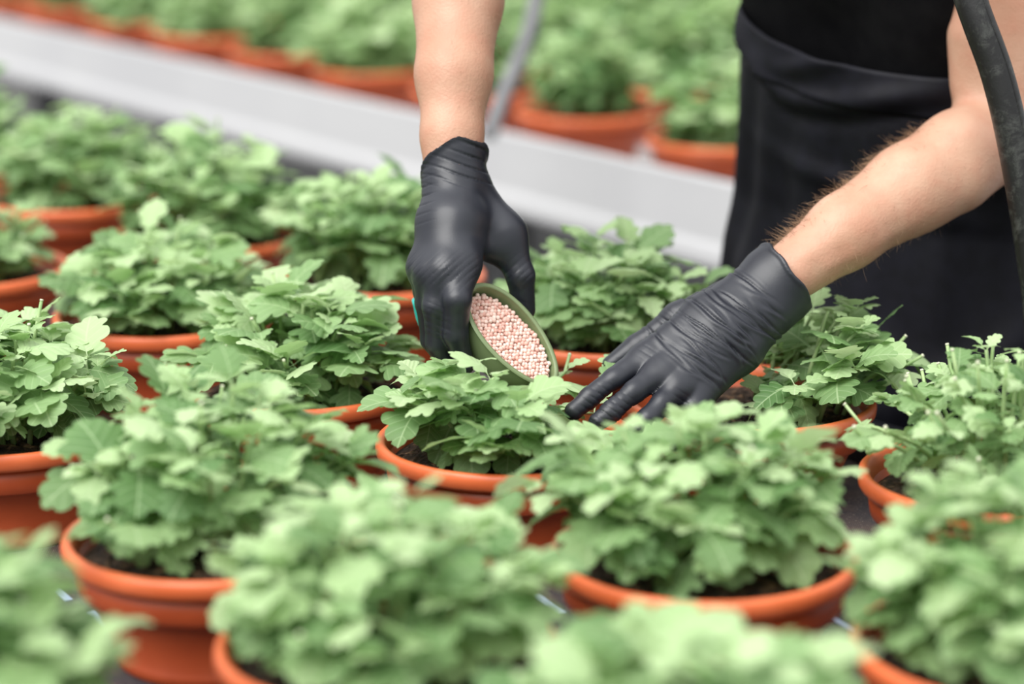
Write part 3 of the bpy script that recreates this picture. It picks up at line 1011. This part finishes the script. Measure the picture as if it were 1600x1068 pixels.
axl = (P(1040, 580, 2.0) - P(1225, 435, 2.0)).normalized()
acl = (P(1165, 605, 2.0) - P(1085, 475, 2.0)).normalized()
def disp_l(V, Nn):
    q = V - np.array(WL)
    s = q @ np.array(axl) * 1000; c = q @ np.array(acl) * 1000
    on = np.clip((s - 18) / 12, 0, 1) * np.clip((128 - s) / 14, 0, 1)
    rc = random.Random(21)
    cr = np.zeros(len(V))
    for i in range(30):
        s0 = 16 + 110 * (i + rc.uniform(-0.4, 0.4)) / 30
        sl = -0.24 + rc.uniform(-0.16, 0.16); cv = rc.uniform(-0.004, 0.004)
        c0 = rc.uniform(-42, 4); c1 = rc.uniform(18, 60)
        wd = rc.uniform(0.7, 1.5); dpth = rc.uniform(0.5, 1.9) * 0.001
        e = s - (s0 + sl * c + cv * c * c + 0.5 * np.sin(c * 0.22 + i))
        win = np.clip((c - c0) / 14, 0, 1) * np.clip((c1 - c) / 14, 0, 1)
        cr += win * dpth * (-np.exp(-(e / wd) ** 2) + 0.55 * np.exp(-((e - 2.4 * wd) / (1.5 * wd)) ** 2))
    fing = np.clip((s - 125) / 10, 0, 1)
    s3 = (s + 0.35 * c) / 6.0
    m3 = fing * np.clip(0.2 + wob(V, 85, 1.1), 0, 1)
    cuffm = np.clip((24 - s) / 12, 0, 1)
    return cr * on - 0.0010 * ridge(s3) * m3 + cuffm * 0.0007 * wob(V, 70, 0.7) + 0.0004 * wob(V, 30, 1.0) * on + fing * 0.0006 * wob(V, 160, 0.7)
n_c = ((P(1235, 425, 2.035) - P(1110, 520, 2.035)).normalized() + 0.10 * CF).normalized()
g2 = glove(((0.03, 1.84, 0.80), (0.29, 2.13, 1.06)), palm, fingers, P(1229, 430, 2.035), n_c,
           [P(1290, 385, 2.048), P(1230, 430, 2.035), WL - Vector((0.004, 0, 0.003))], [0.0325, 0.0312, 0.0295], disp_l, 'black wrinkled glove resting on a pot rim', 0.0006, 0.009)

# shirt, trousers, apron, shoes, hair
S = Field((-0.05, 2.0, 0.90), (0.66, 2.62, 1.52), 0.006)
for s in (-1, 1):
    S.cone(z_(HC + RT_ * 0.058 * s, 0.94), z_(CH + RT_ * 0.075 * s, 1.30), 0.094, 0.097, 0.04)
S.cone(RS, LS, 0.064, 0.064, 0.05)
S.cone(z_(CH, 1.28), z_(CH + FD_ * 0.02, 1.37), 0.107, 0.072, 0.06)
S.cone(RS, RS.lerp(RE, 0.42), 0.066, 0.062, 0.03)
S.cone(LS, LS.lerp(LE, 0.30), 0.067, 0.064, 0.03)
add_mesh('shirt', S, M['shirt'], 2, lambda V, Nn: 0.003 * wob(V, 35, 0.5))
S = Field((0.05, 2.05, 0.10), (0.66, 2.68, 1.10), 0.008)
for s in (-1, 1):
    hip = z_(HC + RT_ * 0.085 * s, 0.93); knee = z_(HC + RT_ * 0.10 * s + FD_ * 0.015, 0.50); ank = z_(HC + RT_ * 0.11 * s, 0.14)
    S.cone(z_(HC + RT_ * 0.060 * s, 1.03), hip, 0.097, 0.104, 0.03)
    S.cone(hip, knee, 0.100, 0.075, 0.03); S.cone(knee, ank, 0.075, 0.068, 0.02)
add_mesh('trousers', S, M['trouser'], 2)
for s in (-1, 1):
    S = Field(tuple(z_(HC + RT_ * 0.11 * s, 0) - Vector((0.22, 0.22, 0))), tuple(z_(HC + RT_ * 0.11 * s, 0.16) + Vector((0.12, 0.12, 0))), 0.006)
    a = z_(HC + RT_ * 0.11 * s, 0.052)
    S.cone(a, a + Vector((0, 0, 0.05)), 0.048, 0.045, 0.02); S.cone(a, a + FD_ * 0.15 - Vector((0, 0, 0.012)), 0.046, 0.036, 0.02)
    add_mesh('shoe', S, M['shoe'])

def sheet(name, rows, cols, fn, mat, thick):
    V, Fc = [], []
    for i in range(rows):
        for j in range(cols):
            V.append(tuple(fn(i / (rows - 1), j / (cols - 1))))
    for i in range(rows - 1):
        for j in range(cols - 1):
            a = i * cols + j
            Fc.append((a, a + 1, a + cols + 1, a + cols))
    o = mesh_obj(name, V, Fc, mat)
    o.parent = person
    o.matrix_parent_inverse = Matrix.Translation(-person.location)
    m = o.modifiers.new('solid', 'SOLIDIFY'); m.thickness = thick; m.offset = 0
    return o

def skirt_pt(z, ph, grow=0.0, folds=1.0):
    k = min(max((1.15 - z) / 0.62, 0), 1)
    A_ = 0.158 + 0.076 * min(1, k * 1.7) ** 0.8 + 0.02 * k + grow
    B_ = 0.128 + 0.030 * min(1, k * 1.5) + grow
    lean = (HC - CH) * (-max(0, (z - 0.95)) / 0.35)
    c = HC + lean
    # swags hanging from the waist band and long vertical folds lower down
    deg = math.degrees(ph)
    fold = 0.0
    for (d0, z0, sl, wz, amp) in ((-12, 0.99, 0.0007, 0.010, 0.007), (0, 0.85, 0.0010, 0.022, 0.009), (-35, 0.80, -0.0022, 0.02, 0.009)):
        zc = z0 + sl * (deg - d0)
        fold += amp * math.exp(-((z - zc) / wz) ** 2) * math.exp(-((deg - d0) / 34) ** 2)
    zc = 1.052 + max(0.0, deg - 8) * 0.0016 + max(0.0, -deg - 12) * 0.0006
    wn_ = math.exp(-((deg - 5) / 48) ** 4)
    fold += wn_ * (0.011 * math.exp(-((z - zc - 0.016) / 0.011) ** 2) - 0.006 * math.exp(-((z - zc) / 0.008) ** 2) + 0.008 * math.exp(-((z - zc - 0.045 + 0.0009 * (deg - 5)) / 0.009) ** 2) * math.exp(-((deg + 8) / 22) ** 2))
    fold += 0.006 * k * math.sin(ph * 9 + 1.5 * math.sin(z * 9)) + 0.004 * min(1, k * 3) * math.sin(ph * 17 + z * 14)
    A_ += fold * folds; B_ += fold * folds
    return z_(c + RT_ * (A_ * math.sin(ph)) + FD_ * (B_ * math.cos(ph)), z)
sheet('apron', 90, 110, lambda i, j: skirt_pt(1.118 + (0.028 * math.sin(math.radians(-128 + 256 * j)) - 0.02 * math.cos(math.radians(-128 + 256 * j))) * (1 - i) - 0.633 * i, math.radians(-128 + 256 * j)), M['apron'], 0.003)
sheet('waist_band', 10, 100, lambda i, j: skirt_pt(1.135 - 0.040 * i - 0.02 * math.cos(math.radians(-178 + 356 * j)) + 0.028 * math.sin(math.radians(-178 + 356 * j)), math.radians(-178 + 356 * j), 0.0022 + 0.0012 * math.sin(i * math.pi), 1.0), M['apron'], 0.003)
S = Field(tuple(hd - Vector((0.14, 0.14, 0.1))), tuple(hd + Vector((0.14, 0.14, 0.18))), 0.006)
S.cone(hd + Vector((0, 0, 0.075)) - FD_ * 0.035, hd - FD_ * 0.045, 0.084, 0.072, 0.03)
add_mesh('hair', S, M['hair'], 1)

# hair of the forearms
def arm_hairs(arm, rad, n, side, seed, t0, t1, spread, lmin, lmax, w):
    rg = random.Random(seed)
    V, Fc = [], []
    L = len(arm) - 1
    for _ in range(n):
        t = rg.uniform(t0, t1) * L
        i = min(int(t), L - 1); k = t - i
        c = arm[i].lerp(arm[i + 1], k); r = rad[i] + (rad[i + 1] - rad[i]) * k
        ax = (arm[i + 1] - arm[i]).normalized()
        s = side - side.dot(ax) * ax; s.normalize()
        b = ax.cross(s)
        an = rg.gauss(0, spread)
        d = math.cos(an) * s + math.sin(an) * b
        p = c + d * (r - 0.001)
        ln = rg.uniform(lmin, lmax)
        g = (d * 0.62 + ax * rg.uniform(0.3, 0.9) + Vector((rg.uniform(-.3, .3), rg.uniform(-.3, .3), rg.uniform(-.3, .3)))).normalized()
        bend = Vector((rg.uniform(-1, 1), rg.uniform(-1, 1), rg.uniform(-1, 1))) * 2.0 + ax * 0.5
        pts = [p + g * ln * q + bend * ln * q * q * 0.45 for q in (0, 0.33, 0.66, 1.0)]
        a, f = tube(pts, [w, w, w * 0.8, w * 0.3], 3, False)
        o = len(V); V += a; Fc += [tuple(o + x for x in q) for q in f]
    o = mesh_obj('arm_hair', V, Fc, M['hair'])
    o['kind'] = 'stuff'
    o.parent = person
    o.matrix_parent_inverse = Matrix.Translation(-person.location)
top = (CU * 0.8 - CR * 0.55 + CF * 0.35).normalized()
arm_hairs(LH['arm'], LH['arm_r'], 1000, top, 3, 0.28, 0.985, 0.40, 0.004, 0.011, 0.00012)
arm_hairs(LH['arm'], LH['arm_r'], 240, (-top - 0.2 * CF).normalized(), 4, 0.2, 0.95, 0.5, 0.004, 0.009, 0.00010)
arm_hairs(RH['arm'], RH['arm_r'], 260, (CR + 0.3 * CF).normalized(), 5, 0.25, 0.7, 0.6, 0.004, 0.010, 0.00010)

# ------------------------------------------------------------------ the scoop and the granules in it
scoop = empty('scoop', SCOOP_C - s_n * 0.045)
tag(scoop, 'olive green plastic scoop held tilted in a black glove, full of granules', 'scoop')
def cup(fr, dep, off=0.0):
    """ring of the egg-shaped cup: fr = size, dep = depth below the mouth"""
    out = []
    for k in range(56):
        a = 2 * math.pi * k / 56
        ca, sa = math.cos(a), math.sin(a)
        w = S_B * (1 - 0.10 * ca)
        out.append(SCOOP_C + e_long * ((S_A * fr + off) * ca) + e_short * ((w * fr + off) * sa) - s_n * dep)
    return out
def rings(name, lst, mat, close=True):
    V = [tuple(p) for r in lst for p in r]; Fc = []
    n = len(lst[0])
    for i in range(len(lst) - 1):
        for k in range(n):
            k2 = (k + 1) % n
            Fc.append((i * n + k, i * n + k2, (i + 1) * n + k2, (i + 1) * n + k))
    if close: Fc.append(tuple((len(lst) - 1) * n + k for k in range(n)))
    o = mesh_obj(name, V, Fc, mat)
    o.parent = scoop
    o.matrix_parent_inverse = Matrix.Translation(-scoop.location)
    return o
dp = 0.046
inner = [cup(math.sqrt(max(0.02, 1 - (q * 0.985) ** 2.6)), q * (dp - 0.002), -0.0018) for q in (0.0, .12, .25, .4, .55, .7, .8, .88, .94, .98, 1.0)]
outer = [cup(math.sqrt(max(0.02, 1 - (q * 0.985) ** 2.6)), q * dp, 0.0) for q in (1.0, .98, .94, .88, .8, .7, .55, .4, .25, .12, 0.04)]
rings('bowl', [cup(0.02, dp, 0)] + outer + [cup(1, 0.0, 0.0)], M['scoop'], False)
rings('lining', inner, M['scoop'], True)
lip = []
for k in range(9):
    a = 2 * math.pi * k / 8
    lip.append(cup(1.0, -0.0014 * math.sin(a), 0.0004 + 0.0024 * math.cos(a)))
rings('lip', lip, M['scoop'], False)
h0 = SCOOP_C - s_n * 0.030 - e_long * 0.030
h1 = P(668, 505, 2.055); h2 = P(657, 466, 2.045)
v, f = tube(catmull([h0, h1.lerp(h0, 0.35), h1, h2], 6), 0.0078, 12)
o = mesh_obj('handle', v, f, M['teal'], None); o.parent = scoop; o.matrix_parent_inverse = Matrix.Translation(-scoop.location)

def icos():
    t = (1 + 5 ** .5) / 2
    v = [Vector(p).normalized() for p in ((-1, t, 0), (1, t, 0), (-1, -t, 0), (1, -t, 0), (0, -1, t), (0, 1, t), (0, -1, -t), (0, 1, -t), (t, 0, -1), (t, 0, 1), (-t, 0, -1), (-t, 0, 1))]
    f = [(0, 11, 5), (0, 5, 1), (0, 1, 7), (0, 7, 10), (0, 10, 11), (1, 5, 9), (5, 11, 4), (11, 10, 2), (10, 7, 6), (7, 1, 8), (3, 9, 4), (3, 4, 2), (3, 2, 6), (3, 6, 8), (3, 8, 9), (4, 9, 5), (2, 4, 11), (6, 2, 10), (8, 6, 7), (9, 8, 1)]
    nf, cache = [], {}
    def midp(a, b):
        k = (min(a, b), max(a, b))
        if k not in cache:
            v.append(((v[a] + v[b]) / 2).normalized()); cache[k] = len(v) - 1
        return cache[k]
    for a, b, c in f:
        ab, bc, ca = midp(a, b), midp(b, c), midp(c, a)
        nf += [(a, ab, ca), (b, bc, ab), (c, ca, bc), (ab, bc, ca)]
    return v, nf
iv, if_ = icos()
rg = random.Random(8)
V, Fc = [], []
st = 0.0038
for layer in range(2):
    for i in range(-20, 21):
        for j in range(-12, 13):
            x = (i + (j % 2) * 0.5) * st + rg.uniform(-.0007, .0007); y = j * st * 0.87 + rg.uniform(-.0007, .0007)
            if layer: x += st / 2; y += st * 0.3
            w = (S_B - 0.0045) * (1 - 0.10 * x / S_A)
            if (x / (S_A - 0.0045)) ** 2 + (y / w) ** 2 > 1: continue
            # the fill lies lower at the raised end and side of the scoop
            dep = 0.0030 + 0.0050 * (-x / S_A * 0.7 + 0.5) + layer * 0.0028 + rg.uniform(-.0007, .0007)
            # stay inside the bowl
            e = math.hypot(x / S_A, y / (S_B * (1 - 0.10 * x / S_A)))
            q = dep / dp
            if e > math.sqrt(max(0, 1 - q ** 2.6)) - 0.075: continue
            p = SCOOP_C + e_long * x + e_short * y - s_n * dep
            r = rg.uniform(0.0017, 0.0024)
            sq = Vector((rg.uniform(.85, 1.1), rg.uniform(.85, 1.1), rg.uniform(.85, 1.1)))
            o = len(V)
            V += [tuple(p + Vector((a.x * sq.x, a.y * sq.y, a.z * sq.z)) * (r * rg.uniform(0.94, 1.05))) for a in iv]
            Fc += [(a + o, b + o, c + o) for a, b, c in if_]
gr = mesh_obj('fertilizer_granules', V, Fc, M['granule'])
tag(gr, 'pale pink fertilizer granules filling the green scoop', 'granules', kind='stuff')

# ------------------------------------------------------------------ hoses
pts = [P(1420, -520, 2.06), P(1478, -140, 2.02), P(1517, 0, 2.01), P(1560, 122, 2.012), P(1590, 255, 2.018), P(1613, 400, 2.026)]
g0 = P(1626, 520, 2.03)
cp = catmull(pts + [g0, g0 + Vector((0.012, 0.004, -0.15)), Vector((g0.x + 0.02, g0.y + 0.01, 0.35)), Vector((g0.x + 0.02, g0.y + 0.01, 0.0))], 8)
v, f = tube(cp, 0.0140, 20)
o = mesh_obj('water_hose', v, f, M['hose'])
tag(o, 'worn black water hose curving down in front of the bare forearm', 'hose')
# raised seam that runs along the hose
ln = []
for i, p in enumerate(cp):
    t_ = (cp[min(i + 1, len(cp) - 1)] - cp[max(i - 1, 0)]).normalized()
    d = (-CF + 0.75 * CR); d = (d - d.dot(t_) * t_).normalized()
    ln.append(p + d * 0.0136)
v, f = tube(ln, 0.0012, 6)
mesh_obj('seam', v, f, M['hose'], o)
pts = [P(846, -260, 3.36), P(842, -60, 3.34), P(832, 30, 3.33), P(810, 95, 3.32), P(786, 150, 3.31), P(768, 200, 3.30), P(762, 216, 3.30)]
v, f = tube(catmull(pts, 8), 0.0115, 12)
o = mesh_obj('drip_hose', v, f, M['grey_hose'])
tag(o, 'blurred grey hose hanging to the far bench beside the raised forearm', 'hose')
